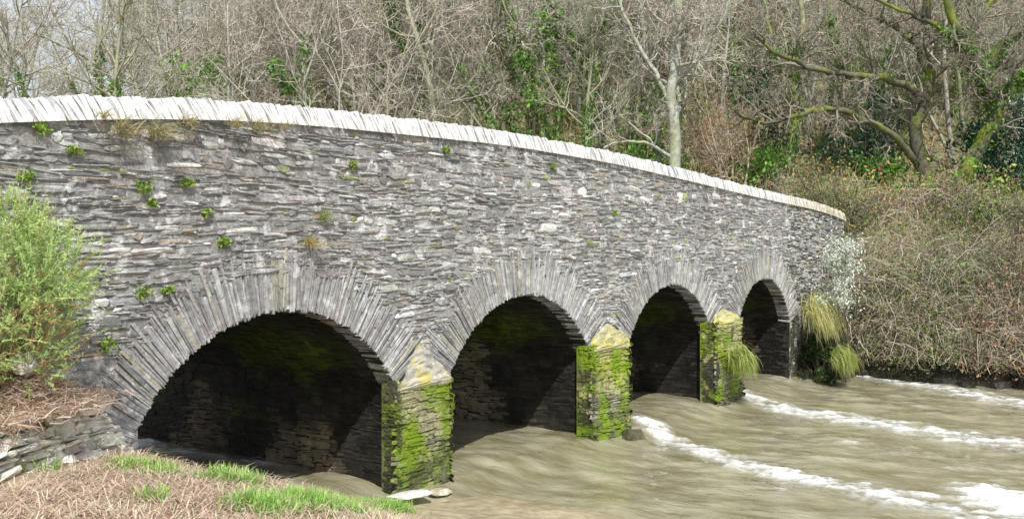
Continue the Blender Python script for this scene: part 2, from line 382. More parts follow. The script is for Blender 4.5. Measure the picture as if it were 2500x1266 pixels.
# piers
PI = [(968, 1100, .12, 1.86, .62, 1.0, .0), (1445, 1538, .16, 1.98, .42, 2.2, .16), (1748, 1812, .22, 2.1, .32, 2.6, .12)]
for i, (pa, pb, p, zt, ch, kk, fl) in enumerate(PI):
    xa = on_y(pa, 900, -p).x; xb = on_y(pb, 900, -p).x
    mb = MB(); zb = -.7
    y1 = -p+.008
    mb.add([(xa+.02, y1-fl*.8, zb), (xb-.02, y1-fl*.8, zb), (xb-.02, .2, zb), (xa+.02, .2, zb), (xa+.02, y1, .7), (xb-.02, y1, .7), (xb-.02, .2, .7), (xa+.02, .2, .7), (xa+.02, y1, zt), (xb-.02, y1, zt), (xb-.02, .2, zt), (xa+.02, .2, zt)],
           [(0, 1, 5, 4), (4, 5, 9, 8), (1, 2, 6, 5), (5, 6, 10, 9), (3, 0, 4, 7), (7, 4, 8, 11), (8, 9, 10, 11)], (.16, .18, .06))
    def pc(x, z, i=i, zt=zt):
        t = R(); c = (.31, .285, .215) if t < .5 else (.21, .195, .15) if t < .8 else (.42, .39, .30)
        k = z/zt
        g_ = nz(x*.8, z, 20+i, 1.5)+.3*nz(x, z, 60+i, 4)
        if k > .5: c = mix(c, (.50, .48, .25), .6)
        if i > 0 and k > .6: c = mix(c, (.58, .54, .16), max(0, min(.8, .45+g_)))
        mc_ = mix((.14, .21, .015), (.33, .43, .03), sm((k-.2)/.6))
        c = mix(c, mc_, .88*sm((g_+.08)/.3)*sm((.94-k)/.2)*sm((k-.12)/.2))
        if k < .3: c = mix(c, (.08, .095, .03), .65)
        return jit(c, .16)
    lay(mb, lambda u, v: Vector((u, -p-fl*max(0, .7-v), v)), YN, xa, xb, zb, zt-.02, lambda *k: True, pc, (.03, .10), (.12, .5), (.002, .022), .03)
    def pc_shade(x, z): return mix(pc(x, z), (.03, .03, .02), .8)  # pier sides pulled towards black, shade put into the stone colour
    for xx, sx in ((xa, -1), (xb, 1)):
        lay(mb, lambda u, v: Vector((xx-sx*.01, u, v)), Vector((sx, 0, 0)), -p, .14, zb, zt-.02, lambda *k: True, pc_shade, (.04, .10), (.1, .2), (.0, .02), .02)
    mb.build('pier', M_pier, root, origin=BO)
    mb = MB(); nu, nv = 16, 12; vv = []; cc = []
    for j in range(nv+1):
        t = j/nv; hw = (xb-xa)/2*max(.02, 1-t**kk)*1.02; xm = (xa+xb)/2
        for q in range(nu+1):
            s = q/nu*2-1; x = xm+s*hw+.04*nz(t*3, q, 50+i, 1)*abs(s); n = nz(x, t*2, 30+i, 4)
            yy = -(p+.02)*(1-t)*(1-.25*s*s*(kk > 1))-.02+.03*n-.025*t
            vv.append((x, yy, zt-.03+ch*t+.05*nz(x, t, 40+i, 4))); cc.append(jit(mix((.37, .36, .345), (.52, .50, .43), 1-t) if i == 0 else mix((.40, .38, .28), (.50, .47, .21), 1-t), .12))
    ff = [(j*(nu+1)+q, j*(nu+1)+q+1, (j+1)*(nu+1)+q+1, (j+1)*(nu+1)+q) for j in range(nv) for q in range(nu)]
    b0 = len(vv); vv += [(xa-.01, -p-.02, zt-.10), (xb+.01, -p-.02, zt-.10)]; cc += [(.5, .47, .36)]*2
    ff.append((b0, b0+1)+tuple(range(nu, -1, -1)))
    mb.add(vv, ff, cc); mb.build('pier_cap', M_cap, root, origin=BO)
# coping
for (ya, yb) in ((-.04, .48), (BW-.48, BW+.05)):
    mb = MB(); x = XL
    while x < XR-.05:
        t = U(.014, .05) if R() < .88 else U(.05, .08); hgt = CH+U(-.028, .018)+.025*nz(x, 3, 0, 1.3); zt = ztop(x); lean = .14+U(-.045, .045)
        y0, y1 = ya+U(-.018, .022), yb+U(-.02, .02)
        w = R(); c = (.90, .90, .892) if w < .83 else (.76, .757, .755) if w < .96 else (.50, .50, .52)
        if x > 33: c = mix(c, (.76, .70, .54), min(1, (x-33)/5)*.8)
        c = jit(c, .05); zb = zt-CH; vv = []
        for (k, z) in ((0, zb), (.55, zb+hgt*.55), (1, zb+hgt)):
            ee = 0 if k < 1 else .015
            for (sx, yy) in ((-1, y0+ee), (1, y0+ee), (1, y1-ee), (-1, y1-ee)):
                sl = (ztop(x+.1)-ztop(x-.1))/.2
                vv.append((x+sx*t*.53-lean*k+U(-.007, .007), yy+U(-.010, .010), z+sl*sx*t*.5+U(-.012, .012)*(k > 0)))
        ff = [(q+i, q+(i+1) % 4, q+4+(i+1) % 4, q+4+i) for q in (0, 4) for i in range(4)]+[(8, 9, 10, 11)]
        mb.add(vv, ff, c); x += t*.97
    mb.build('coping', M_cope, root, origin=BO)
# ------------------------------------------------------------------ plants: tubes, trees
def tube(mb, pts, rads, sides, col, col2=None):
    n = len(pts); vs = []; cs = []; fs = []
    for i in range(n):
        d = (pts[min(i+1, n-1)]-pts[max(i-1, 0)])
        if d.length < 1e-6: d = Vector((0, 0, 1))
        d.normalize()
        ref = Vector((1, 0, 0)) if abs(d.x) < .8 else Vector((0, 1, 0))
        a = d.cross(ref).normalized(); b2 = d.cross(a)
        c = col if col2 is None else mix(col, col2, i/(n-1))
        if i == n-1 and rads[i] < .012:
            vs.append(pts[i]); cs.append(c); k = (i-1)*sides; fs += [(k+j, k+(j+1) % sides, i*sides) for j in range(sides)]
        else:
            for j in range(sides):
                an = 2*math.pi*j/sides; vs.append(pts[i]+(a*math.cos(an)+b2*math.sin(an))*rads[i]); cs.append(c)
            if i: fs += [((i-1)*sides+j, (i-1)*sides+(j+1) % sides, i*sides+(j+1) % sides, i*sides+j) for j in range(sides)]
    mb.add(vs, fs, cs)
def rv():
    while True:
        v = Vector((U(-1, 1), U(-1, 1), U(-1, 1)))
        if .05 < v.length < 1: return v.normalized()
def ribbon(mb, pts, r, col):
    d = (pts[-1]-pts[0]); s_ = d.cross(rv())
    if s_.length < 1e-4: return
    s_.normalize(); n = len(pts); vs = []; fs = []
    for i, p in enumerate(pts[:-1]):
        k = r*(1-.6*i/(n-1)); vs += [p-s_*k, p+s_*k]
        if i: fs.append((2*i-2, 2*i-1, 2*i+1, 2*i))
    vs.append(pts[-1]); fs.append((2*n-4, 2*n-3, 2*n-2)); mb.add(vs, fs, col)
SEG = [9, 6, 4, 2, 1]; WIG = [.12, .28, .32, .38, .3]; TRO = [.10, .10, .07, .05, .04]; SID = [7, 4, 3, 3, 3]
def grow(mt, mc, p, d, L, r, lvl, cfg):
    n = SEG[lvl]; pts = [p]; rads = [r]; ds = [d]
    for i in range(n):
        d = (d+rv()*WIG[lvl]*cfg.get('wig', 1)+Vector((0, 0, TRO[lvl]))).normalized(); p = p+d*(L/n)
        pts.append(p); ds.append(d); rads.append(max(.004, r*(1-.8*(i+1)/n)))
    m = mt if lvl <= 1 else mc
    if lvl >= 3: ribbon(m, pts, r*1.35, jit(cfg['twig'], .2))
    else: tube(m, pts, rads, SID[lvl], jit(cfg['bark'] if lvl <= 1 else cfg['twig'], .12), cfg['twig'] if lvl >= 1 else None)
    if lvl < cfg['max']: kids(mt, mc, pts, rads, ds, L, lvl, cfg)
def kids(mt, mc, pts, rads, ds, L, lvl, cfg, num=None, t0=None, ratio=None):
    n = len(pts)-1
    for k in range(num or cfg['n'][lvl]):
        t = U(cfg['t0'][lvl] if t0 is None else t0, 1); f = t*n; i = min(int(f), n-1); q = pts[i].lerp(pts[i+1], f-i)
        d0 = ds[i]; side = d0.cross(rv()).normalized(); ang = math.radians(U(28, 68))
        nd = (d0*math.cos(ang)+side*math.sin(ang)).normalized()
        rr = (rads[i]*(1-f+i)+rads[i+1]*(f-i))
        grow(mt, mc, q, nd, L*(ratio or cfg['ratio'][lvl])*U(.7, 1.2)*(1.15-.45*t), max(.006, min(rr*.65, cfg['rmax'][lvl])), lvl+1, cfg)
BASE = dict(bark=(.30, .285, .225), twig=(.34, .30, .25), max=4, n=[14, 6, 7, 4], t0=[.22, .15, .15, .1], ratio=[.40, .5, .5, .5], rmax=[.065, .032, .017, .010])
def cfg(**k):
    c = dict(BASE); c.update(k); return c
def leaf(mb, p, s, col, n=None):
    n = n or rv(); a = n.cross(rv())
    if a.length < .05: a = n.orthogonal()
    a.normalize(); b2 = n.cross(a)
    mb.add([p-a*s, p+b2*s*.5, p+a*s, p-b2*s*.5], [(0, 1, 2, 3)], col)
IVC = ((.14, .31, .045), (.21, .38, .065), (.09, .20, .035))
def ivy_on(mb, pts, rads, z0, z1, cnt, sp=.22, cols=IVC):
    n = len(pts)-1
    for _ in range(cnt):
        f = U(0, n*.98); i = int(f); q = pts[i].lerp(pts[i+1], f-i)
        if not z0 < q.z < z1: continue
        v = rv(); v.z *= .4
        leaf(mb, q+v*(rads[i]+abs(random.gauss(0, sp))), U(.05, .11), jit(random.choice(cols), .25))
protos = []
kinds = [((.34, .33, .265), (.43, .395, .33)), ((.42, .405, .345), (.48, .445, .38)), ((.26, .25, .185), (.36, .335, .26)), ((.30, .31, .19), (.38, .365, .265)), ((.36, .345, .285), (.47, .43, .365))]
IV = (2, 3, 5, 7)
for i in range(9):
    bk, tw = kinds[i % 5]; ht = U(8.5, 11.5)
    cf = cfg(bark=bk, twig=tw, t0=[U(.18, .42), .15, .15, .1], wig=U(.8, 1.4))
    mt, mc = MB(), MB(); lean = Vector((U(-.2, .2), U(-.2, .2), 1)).normalized()
    n = 9; p = Vector((0, 0, -.3)); d = lean; pts = [p]; rads = [U(.085, .135)]; ds = [d]
    for k in range(n):
        d = (d+rv()*.15*cf['wig']+Vector((0, 0, .08))).normalized(); p = p+d*ht/n; pts.append(p); ds.append(d); rads.append(rads[0]*(1-.75*(k+1)/n)+.01)
    tube(mt, pts, rads, 7, bk, mix(bk, tw, .4)); kids(mt, mc, pts, rads, ds, ht, 0, cf)
    if i % 3 == 1:
        d = Vector((U(-.5, .5), U(-.5, .5), 1)).normalized(); grow(mt, mc, Vector((0, 0, 0)), d, ht*.8, .08, 0, cfg(bark=bk, twig=tw, n=[7, 5, 5, 4]))
    r = thing('bare_tree', (0, 0, 0), 'x', 'tree'); mt.build('trunk', M_bark, r, True); mc.build('crown', M_twig, r)
    if i in IV:
        mi = MB(); ivy_on(mi, pts, rads, .2, ht*U(.45, .7), 1400, .14); mi.build('ivy', M_leaf, r)
    protos.append([r, i in IV, False])
def place_tree(k, loc, rz, sc):
    P = protos[k]
    if not P[2]: r = P[0]; P[2] = True
    else:
        r = P[0].copy(); COL.objects.link(r)
        for ch in P[0].children:
            c = ch.copy(); COL.objects.link(c); c.parent = r
    r.location = loc; r.rotation_euler = (0, 0, rz); r.scale = (sc, sc, sc)
    return r
def sky_lim(s):
    return itp(s, [-.52, -.42, -.34, -.27], [.148, .168, .210, .40])
spots = []; tries = 0
while len(spots) < 155 and tries < 30000:
    tries += 1
    Z = 36.5+42*R()**1.3; s = U(-.54, .54); x = CAM.x+CA*Z+SA*s*Z; y = CAM.y+SA*Z-CA*s*Z
    if s > .17 and Z < 42: continue
    h = H(x, y); sc = U(.75, 1.2)
    if (h-3.95)/Z > .20: continue
    if (h+10*sc-3.95)/Z > sky_lim(s)+.045:
        if R() < .98: continue
    if any((x-a)**2+(y-b2)**2 < (1.6+.016*Z)**2 for a, b2, _, _, _, _ in spots): continue
    spots.append((x, y, Z, s, h, sc))
for i, (x, y, Z, s, h, sc) in enumerate(spots):
    k = i if i < 9 else (random.choice(IV) if s > 0 and R() < .3 else random.randrange(9))
    r = place_tree(k, (x, y, h-.05), U(0, 6.28), sc)
    if protos[k][1]: tag(r, 'bare woodland tree with its trunk wrapped in green ivy on the slope behind the bridge', 'tree', 'ivy clad trees of the hillside wood')
    elif s < -.3: tag(r, 'bare twiggy tree rising toward the pale sky behind the left half of the bridge', 'tree', 'bare trees below the open sky')
    elif s < .15: tag(r, 'bare grey woodland tree on the steep slope behind the middle of the bridge', 'tree', 'bare trees of the middle slope')
    else: tag(r, 'bare woodland tree deep in the wood behind the mossy oaks and brambles', 'tree', 'bare trees behind the oaks')
# far wood that reads as one mass
mf_ = MB(); cnt = 0; tries = 0
while cnt < 450 and tries < 20000:
    tries += 1
    Z = 48+65*R(); s = U(-.56, .56); x = CAM.x+CA*Z+SA*s*Z; y = CAM.y+SA*Z-CA*s*Z; h = H(x, y); ht = U(6.5, 9.5)
    if (h-3.95)/Z > .24 or (h+ht-3.95)/Z > sky_lim(s): continue
    cnt += 1
    col = mix(random.choice(((.50, .45, .395), (.44, .40, .34), (.53, .49, .43), (.49, .43, .37))), random.choice(((.38, .36, .24), (.32, .305, .19), (.43, .40, .30), (.42, .33, .22))), sm((s+.3)/.5)); bcol = jit(random.choice(((.30, .29, .23), (.46, .445, .375))), .2)
    base = Vector((x, y, h-.2)); lean = Vector((U(-1.2, 1.2), U(-1.2, 1.2), ht*.75))
    ribbon(mf_, [base, base+lean*.5+rv()*.3, base+lean], U(.07, .12), bcol)
    if R() < .14+.25*sm((s+.1)/.4):
        for _ in range(90): leaf(mf_, base+lean*U(0, .8)+rv()*abs(random.gauss(0, .26)), U(.08, .15), jit(random.choice(IVC), .3))
    for _ in range(17):
        d = (rv()+Vector((0, 0, .6))).normalized(); st = base+lean*U(.25, .95); l = U(1.2, 2.8); e = st+d*l
        ribbon(mf_, [st, st.lerp(e, .5)+rv()*.3, e], .038, jit(mix(col, bcol, .4), .2))
        for _ in range(8):
            b0 = st.lerp(e, U(.2, 1)); e2 = b0+(d+rv()*.9+Vector((0, 0, .2))).normalized()*U(.5, 1.4); ribbon(mf_, [b0, e2], .021, jit(col, .22))
tag(mf_.build('far_wood', M_twig), 'dense grey brown mass of bare twigs filling the upper wooded hillside', 'woodland', kind='stuff')
# hand-shaped trees
def spline(P, k=4):
    o = []; n = len(P)
    for i in range(n-1):
        p0, p1, p2, p3 = P[max(i-1, 0)], P[i], P[i+1], P[min(i+2, n-1)]
        for j in range(k):
            t = j/k
            o.append(.5*((2*p1)+(p2-p0)*t+(2*p0-5*p1+4*p2-p3)*t*t+(3*p1-p0-3*p2+p3)*t**3))
    o.append(P[-1]); return o
def path_tree(name, Z, limbs, bark, twig, label, moss=0, ivy=0, twigk=1.0, mcol=(.24, .29, .03)):
    b0 = at(limbs[0][0][0][0], limbs[0][0][0][1], Z); zg = H(b0.x, b0.y); org = Vector((b0.x, b0.y, zg))
    rt = thing(name, org, label, 'tree'); mt, mc, mi = MB(), MB(), MB()
    for li, (pl, r0, r1, dz) in enumerate(limbs):
        P = [at(px, py, Z+dz*k/(len(pl)-1)) for k, (px, py) in enumerate(pl)]
        if li == 0: P[0].z = min(P[0].z, zg-.2)
        P = spline(P, 4); n = len(P); P = [p+rv()*.07*(0 < i) for i, p in enumerate(P)]
        rads = [(r0+(r1-r0)*i/(n-1))*Z/2500*(1+.18*nz(i, li, 0, .9)) for i in range(n)]
        if li == 0: rads[0] *= 1.4; rads[1] *= 1.1
        vs0 = len(mt.v); tube(mt, P, rads, 9, bark)
        if moss:
            for q in range(vs0, len(mt.v)):
                k = nz(mt.v[q][0], mt.v[q][1], mt.v[q][2], 1.8)
                if k > .02: mt.c[q] = mix(bark, mcol, min(1, .3+k*2.2)*moss)
        ds = [(P[min(i+1, n-1)]-P[max(i-1, 0)]).normalized() for i in range(n)]
        L = sum((P[i+1]-P[i]).length for i in range(n-1))
        c_ = cfg(bark=mix(bark, twig, .4), twig=twig, n=[10, 6, 7, 5], rmax=[.065, .032, .016, .010], wig=1.6)
        kids(mt, mc, P, rads, ds, 7, 0, c_, num=int(L*1.5*twigk), t0=.25 if li == 0 else .1, ratio=.30)
        if ivy: ivy_on(mi, P, rads, -9, zg+ivy, 1100, .16)
    sub = lambda m: setattr(m, 'v', [(a-org.x, b2-org.y, c-org.z) for a, b2, c in m.v])
    for m in (mt, mc, mi): sub(m)
    mt.build('trunk', M_bark, rt, True); mc.build('crown', M_twig, rt)
    if mi.v: mi.build('ivy', M_leaf, rt)
MO = (.17, .21, .018)
path_tree('oak_tree', 38.5, [
    ([(2268, 485), (2252, 400), (2236, 310), (2262, 240), (2268, 180), (2245, 100), (2265, 30), (2250, -80)], 18, 9, 0),
    ([(2255, 240), (2190, 200), (2120, 185), (2040, 178), (1970, 160), (1900, 130), (1840, 90)], 10, 3.5, -2.5),
    ([(2250, 400), (2225, 380), (2180, 325), (2100, 285), (2020, 265), (1940, 282), (1870, 300), (1790, 272)], 10, 3.5, -3),
    ([(2264, 200), (2330, 140), (2380, 60), (2440, -30)], 8, 5, 1.5), ([(2245, 110), (2160, 50), (2060, 0), (1990, -60)], 7, 3, -1)],
    (.12, .112, .08), (.28, .255, .195), 'gnarled mossy oak with long crooked limbs reaching left above the far end of the bridge', .85, 0, 1.3, MO)
path_tree('oak_tree', 37, [
    ([(2325, 500), (2355, 420), (2400, 345), (2430, 285), (2420, 240), (2395, 190), (2370, 120), (2330, 50), (2300, -60)], 20, 9, 0),
    ([(2425, 260), (2470, 205), (2510, 180), (2600, 140)], 10, 6, -1), ([(2396, 195), (2440, 125), (2500, 75), (2600, 50)], 11, 6, 1),
    ([(2372, 125), (2280, 62), (2200, 22), (2090, -20)], 7, 3, -2)],
    (.10, .092, .068), (.25, .225, .17), 'thick dark oak with a curved mossy trunk, rightmost big tree above the brambles', .85, 6, 1.3, MO)
path_tree('ash_tree', 35, [
    ([(1640, 430), (1648, 330), (1638, 230), (1645, 150), (1655, 60), (1650, -90)], 15, 9, 0),
    ([(1640, 250), (1600, 180), (1560, 110), (1515, 10), (1490, -60)], 6, 3, 1), ([(1648, 200), (1712, 140), (1755, 65), (1800, -30)], 7, 3, -1),
    ([(1646, 395), (1590, 350), (1530, 345), (1470, 360)], 4.5, 2, -1)],
    (.40, .405, .35), (.43, .40, .335), 'tall pale grey tree with a straight trunk just behind the bridge parapet', .4, 0, 1.2)
path_tree('ivy_tree', 38, [
    ([(1425, 330), (1432, 240), (1428, 150), (1440, 60), (1436, -60)], 10, 6, 0), ([(1428, 150), (1380, 80), (1350, 0), (1330, -60)], 7, 4, 1), ([(1432, 100), (1490, 40), (1520, -40)], 6, 3, 0)],
    (.28, .29, .19), (.42, .39, .32), 'upright tree with bright ivy leaves up its trunk left of the tall pale tree', .6, 7)
path_tree('ivy_tree', 38, [
    ([(1330, 340), (1320, 240), (1290, 160), (1265, 90), (1235, 10), (1200, -60)], 9, 6, 0), ([(1320, 220), (1345, 120), (1335, 30), (1360, -60)], 6, 4, 1)],
    (.28, .28, .19), (.42, .39, .32), 'forked leaning tree with a leafy ivy top behind the middle of the bridge', .3, 9)
path_tree('mossy_tree', 40, [
    ([(1930, 470), (1925, 380), (1945, 280), (1935, 180), (1960, 80), (1950, -60)], 9, 6, 0), ([(1938, 200), (1890, 120), (1870, 30), (1840, -50)], 6, 3, 0)],
    (.30, .31, .19), (.39, .355, .27), 'slim mossy upright tree between the tall pale tree and the oaks', .7, 5)
path_tree('ivy_tree', 41, [
    ([(2080, 480), (2085, 400), (2100, 300), (2090, 200), (2105, 100), (2095, -60)], 9, 6, 0), ([(2090, 220), (2040, 120), (2020, 0), (2010, -60)], 5, 3, 0)],
    (.26, .27, .17), (.38, .35, .265), 'slim ivy clad tree standing just left of the gnarled oak trunk', .5, 6.5)
path_tree('ivy_tree', 40, [
    ([(1020, 330), (1022, 240), (1015, 150), (1030, 60), (1026, -60)], 9, 6, 0), ([(1018, 160), (970, 80), (940, -30)], 6, 3, 0)],
    (.32, .32, .25), (.46, .42, .355), 'ivy wrapped tree left of the pale fan shaped shrub', .3, 7)
def fan(name, px, py, Z, ht, n, bark, twig, label):
    p = at(px, py, Z); zg = H(p.x, p.y); r = thing(name, (p.x, p.y, zg), label, 'shrub'); mt, mc = MB(), MB()
    for i in range(n):
        d = (Vector((U(-.8, .8), U(-.8, .8), 1))).normalized()
        grow(mt, mc, Vector((U(-.3, .3), U(-.3, .3), -.2)), d, ht*U(.7, 1.1), .055, 1, cfg(bark=bark, twig=twig, n=[0, 10, 7, 5], t0=[.2, .2, .15, .1], ratio=[.5, .42, .5, .5], rmax=[.06, .03, .014, .009], wig=.8))
    mt.build('stems', M_bark, r, True); mc.build('crown', M_twig, r)
fan('pale_shrub', 1140, 330, 34, 7.0, 17, (.68, .65, .58), (.73, .69, .61), 'pale fan shaped leafless shrub with many stems behind the middle of the parapet')
fan('hazel_shrub', 1790, 430, 37, 4.2, 7, (.36, .32, .25), (.42, .33, .235), 'leafless many stemmed shrub between the tall pale tree and the end of the parapet')
fan('hazel_shrub', 860, 300, 37, 7.0, 10, (.47, .435, .375), (.51, .46, .395), 'leafless twiggy shrub behind the parapet to the left of the pale fan shaped shrub')
fan('hazel_shrub', 560, 280, 40, 6, 9, (.44, .41, .35), (.51, .46, .40), 'leafless twiggy shrub behind the parapet, leftmost of the many stemmed shrubs')
# leafy bushes in the wood
def bush(name, px, py, Z, rad, n, cols, label, sz=(.05, .11), cat='bush'):
    p = at(px, py, Z); zg = H(p.x, p.y); top = p.z+rad[1]; hh = max(.8, top-zg); r = thing(name, (p.x, p.y, zg), label, cat)
    mf, ms = MB(), MB()
    cl = [(Vector((U(-1, 1)*rad[0]*.75, U(-1, 1)*rad[0]*.6, hh*U(.15, .88))), U(.25, .5)*rad[0], U(.6, 1.3)) for _ in range(22)]
    for c, rr, k in cl:
        tube(ms, [Vector((0, 0, -.1)), c*.5+Vector((0, 0, .1)), c], [.04, .025, .008], 4, (.16, .13, .09))
        for _ in range(n//22):
            q = c+rv()*rr*R()**.4; leaf(mf, q, U(*sz), jit(tuple(v*k for v in random.choice(cols)), .25))
    ms.build('stems', M_bark, r); mf.build('foliage', M_leaf, r)
DK = ((.045, .12, .08), (.08, .165, .10), (.028, .07, .045)); GR = ((.13, .29, .04), (.20, .37, .065), (.085, .20, .03))
bush('holly_bush', 2470, 350, 38.5, (2.3, 1.6), 6500, DK, 'large dark evergreen bush at the right edge behind the thick oak')
bush('holly_bush', 2110, 250, 41, (2.0, 1.2), 2600, DK, 'dark blue green evergreen bush behind the crooked limbs of the gnarled oak')
bush('holly_bush', 1860, 200, 42, (2.0, 1.5), 2000, DK, 'dim evergreen bush up the slope between the pale tree and the oaks')
bush('laurel_bush', 1385, 335, 34.5, (.65, .5), 1000, GR, 'small bright green leafy bush just above the parapet left of the pale tree')
bush('ivy_bush', 700, 180, 37, (.9, 1.0), 1500, GR, 'green ivy mass in the bare trees behind the left half of the parapet')
bush('ivy_bush', 505, 145, 38, (1.5, .6), 1100, GR, 'wide green ivy mass high in the trees, leftmost green patch of the wood')
bush('ivy_bush', 1300, 60, 38, (1.3, 1.0), 1300, GR, 'bright green ivy crown high above the middle of the bridge')
bush('laurel_bush', 1560, 370, 37, (1.2, .6), 900, GR, 'low green leafy bush at the left foot of the tall pale tree')
bush('laurel_bush', 1850, 380, 38, (1.2, .7), 1100, GR, 'green leafy bush on the woodland floor right of the russet bushes')
bush('laurel_bush', 2160, 420, 39, (1.0, .7), 900, GR, 'green leafy bush at the foot of the gnarled oak')
bush('beech_bush', 1770, 330, 39, (1.6, 1.0), 1300, ((.46, .26, .13), (.40, .23, .11), (.52, .35, .20)), 'bush holding brown dead leaves right of the tall pale tree', (.04, .08))
bush('beech_bush', 1700, 250, 42, (1.6, 1.2), 1000, ((.44, .26, .13), (.50, .34, .20)), 'higher bush with russet dead leaves behind the tall pale tree', (.04, .08))
qd = on_y(2005, 840, -.55); Zq = (qd-CAM).dot(FW)
bush('ivy_bush', 2005, 845, Zq, (.75, .35), 2600, ((.03, .06, .02), (.05, .10, .025), (.07, .08, .035)), 'low dark leafy growth at the foot of the bridge beside the last arch', (.03, .07))
# undergrowth
mu = MB()
for _ in range(10500):
    Z = 34.5+38*R()**1.5; s = U(-.55, .55); x = CAM.x+CA*Z+SA*s*Z; y = CAM.y+SA*Z-CA*s*Z
    low = s > .2 and Z < 42
    p = Vector((x, y, H(x, y)-.05)); h = U(.5, 2.1) if not low else U(.3, 1.2); d = Vector((U(-.6, .6), U(-.6, .6), 1)).normalized()
    p1 = p+d*h*.55; d = (d+rv()*.5).normalized(); p2 = p1+d*h*.5
    ribbon(mu, [p, p1, p2], U(.012, .024), jit(random.choice(((.46, .41, .31), (.36, .355, .205), (.54, .49, .39), (.44, .30, .19), (.33, .38, .14))), .2) if not low else jit(random.choice(((.28, .31, .11), (.44, .40, .24), (.38, .29, .18))), .2))
for _ in range(640):
    Z = 34.5+34*R()**1.4; s = U(-.3, .55); cx = CAM.x+CA*Z+SA*s*Z; cy = CAM.y+SA*Z-CA*s*Z; rr = U(.4, 1.3)
    cc = random.choice(((.12, .27, .04), (.18, .32, .065), (.42, .25, .13), (.16, .25, .055), (.30, .37, .085)))
    for _ in range(65):
        x, y = cx+random.gauss(0, rr*.6), cy+random.gauss(0, rr*.6)
        leaf(mu, Vector((x, y, H(x, y)+abs(random.gauss(0, .6)))), U(.04, .11), jit(cc, .3))
tag(mu.build('undergrowth', M_twig), 'tangled brown stems and green ground plants covering the woodland floor', 'undergrowth', kind='stuff')
# bramble thicket on the right bank
mk = MB()
BC = ((.29, .235, .17), (.21, .17, .12), (.38, .34, .27), (.13, .11, .08), (.24, .26, .14), (.33, .275, .21), (.46, .42, .35))
nb_ = 0
while nb_ < 8600:
    y = U(-11, 3.5); d = U(.3, 3.0) if nb_ % 5 < 2 else U(.3, 8); x = xright(y)+d
    if y > -.12 and x < XR+.3: continue
    if y > -2.0 and x < 38.3: continue
    nb_ += 1
    k0 = nz(x, y, 5, .6); front = d < 1.8; lng = nb_ % 10 == 0
    if -1.3 < y < -.1 and x > 38: k0 = max(k0, .3)
    p = Vector((x, y, H(x, y)-.05)); h = U(.8, 1.8)*(.85+.15*min(1, d/2))*(1+1.1*k0)
    if h < .4: h = .4
    if d > 4: h = min(h, 1.7-.2*(d-4))
    if lng: h = U(1.8, 2.8) if d < 5 else 1.5
    dr = Vector((U(-1.0, .4) if front else U(-.7, .6), U(-.8, .5), .85 if front else 1)).normalized(); pts = [p]; dd = dr
    for k in range(5):
        dd = (dd+rv()*.45+Vector((-.06, -.05, .12-.19*k*(1.15 if front else 1)))).normalized(); p = p+dd*h*.27; p.z = max(p.z, .45+.3*R()); pts.append(p)
    bc = random.choice(BC); bc = tuple(v*(.92+.9*k0) for v in bc)
    tube(mk, pts, [.013, .011, .009, .008, .006, .004], 3, jit(bc, .25))
    for _ in range(3):
        q = pts[random.randrange(1, 6)]; e = q+(rv()+Vector((0, 0, .2)))*U(.2, .6)
        ribbon(mk, [q, q.lerp(e, .5)+rv()*.08, e], .008, jit(bc, .3))
    if R() < .95:
        lk = nz(x, y, 12, .6); lc = (.17, .24, .055) if lk > .03 else (.36, .20, .12) if lk < -.18 else random.choice(((.21, .235, .085), (.27, .20, .11), (.10, .13, .04)))
        for _ in range(7): leaf(mk, pts[random.randrange(2, 6)]+rv()*.18, U(.024, .055), jit(lc, .3))
tag(mk.build('bramble_thicket', M_twig), 'dense tangle of brown leafless brambles covering the right bank beside the bridge', 'brambles', kind='stuff')
# blackthorn with grey white blossom, rooted on the bank behind and leaning out
p = on_y(2030, 720, -1.0); zz = H(p.x+1.3, p.y); r = thing('blackthorn_bush', (p.x+1.3, p.y, zz), 'grey white blossoming bush hanging beside the far end of the bridge', 'bush'); ms, mf = MB(), MB()
top = on_y(2040, 590, -1.0).z-zz; bot = on_y(2040, 745, -1.0).z-zz
for k in range(80):
    e = Vector((-1.3+random.gauss(0, .34), random.gauss(-.2, .22), U(bot, top)))
    tube(ms, [Vector((U(-.2, .2), U(-.1, .1), -.1)), Vector((-.35, 0, max(.9, e.z*.8)))+rv()*.2, e] if k % 4 == 0 else [e+Vector((.35, .1, -.25)), e+Vector((.15, .05, .05)), e], [.016, .010, .004], 3, (.20, .18, .14))
    for _ in range(55): leaf(mf, e+rv()*abs(random.gauss(0, .2)), U(.025, .05), jit(random.choice(((.74, .76, .70), (.54, .60, .47), (.80, .81, .77), (.34, .39, .25))), .15))
ms.build('stems', M_bark, r); mf.build('blossom', M_leaf, r)
# ------------------------------------------------------------------ tufts
def tuft(name, org, n, L, cols, label, droop=1.0, out=Vector((0, -1, 0)), spread=.12, w=.006, cat='grass tuft', dep=.05):
    mt = MB()
    for _ in range(n):
        p = Vector((random.gauss(0, spread*.5), U(-dep, .05), random.gauss(0, spread*.25))); d = (out*U(.2, .8)+Vector((U(-.6, .6), U(-.3, .3), U(.4, 1)))).normalized(); l = L*U(.5, 1.15); c = jit(random.choice(cols), .2)
        side = Vector((U(-1, 1), U(-1, 1), .1)).normalized()*w; pts = [p]
        for k in range(4):
            d = (d+Vector((0, 0, -.42*droop))).normalized(); p = p+d*l/4; pts.append(p)
        vs = []
        for k, q in enumerate(pts[:-1]): s_ = side*(1-k/5); vs += [q-s_, q+s_]
        vs.append(pts[-1]); mt.add(vs, [(0, 1, 3, 2), (2, 3, 5, 4), (4, 5, 7, 6), (6, 7, 8)], c)
    o = mt.build(name, M_grass); o.location = org; return tag(o, label, cat)
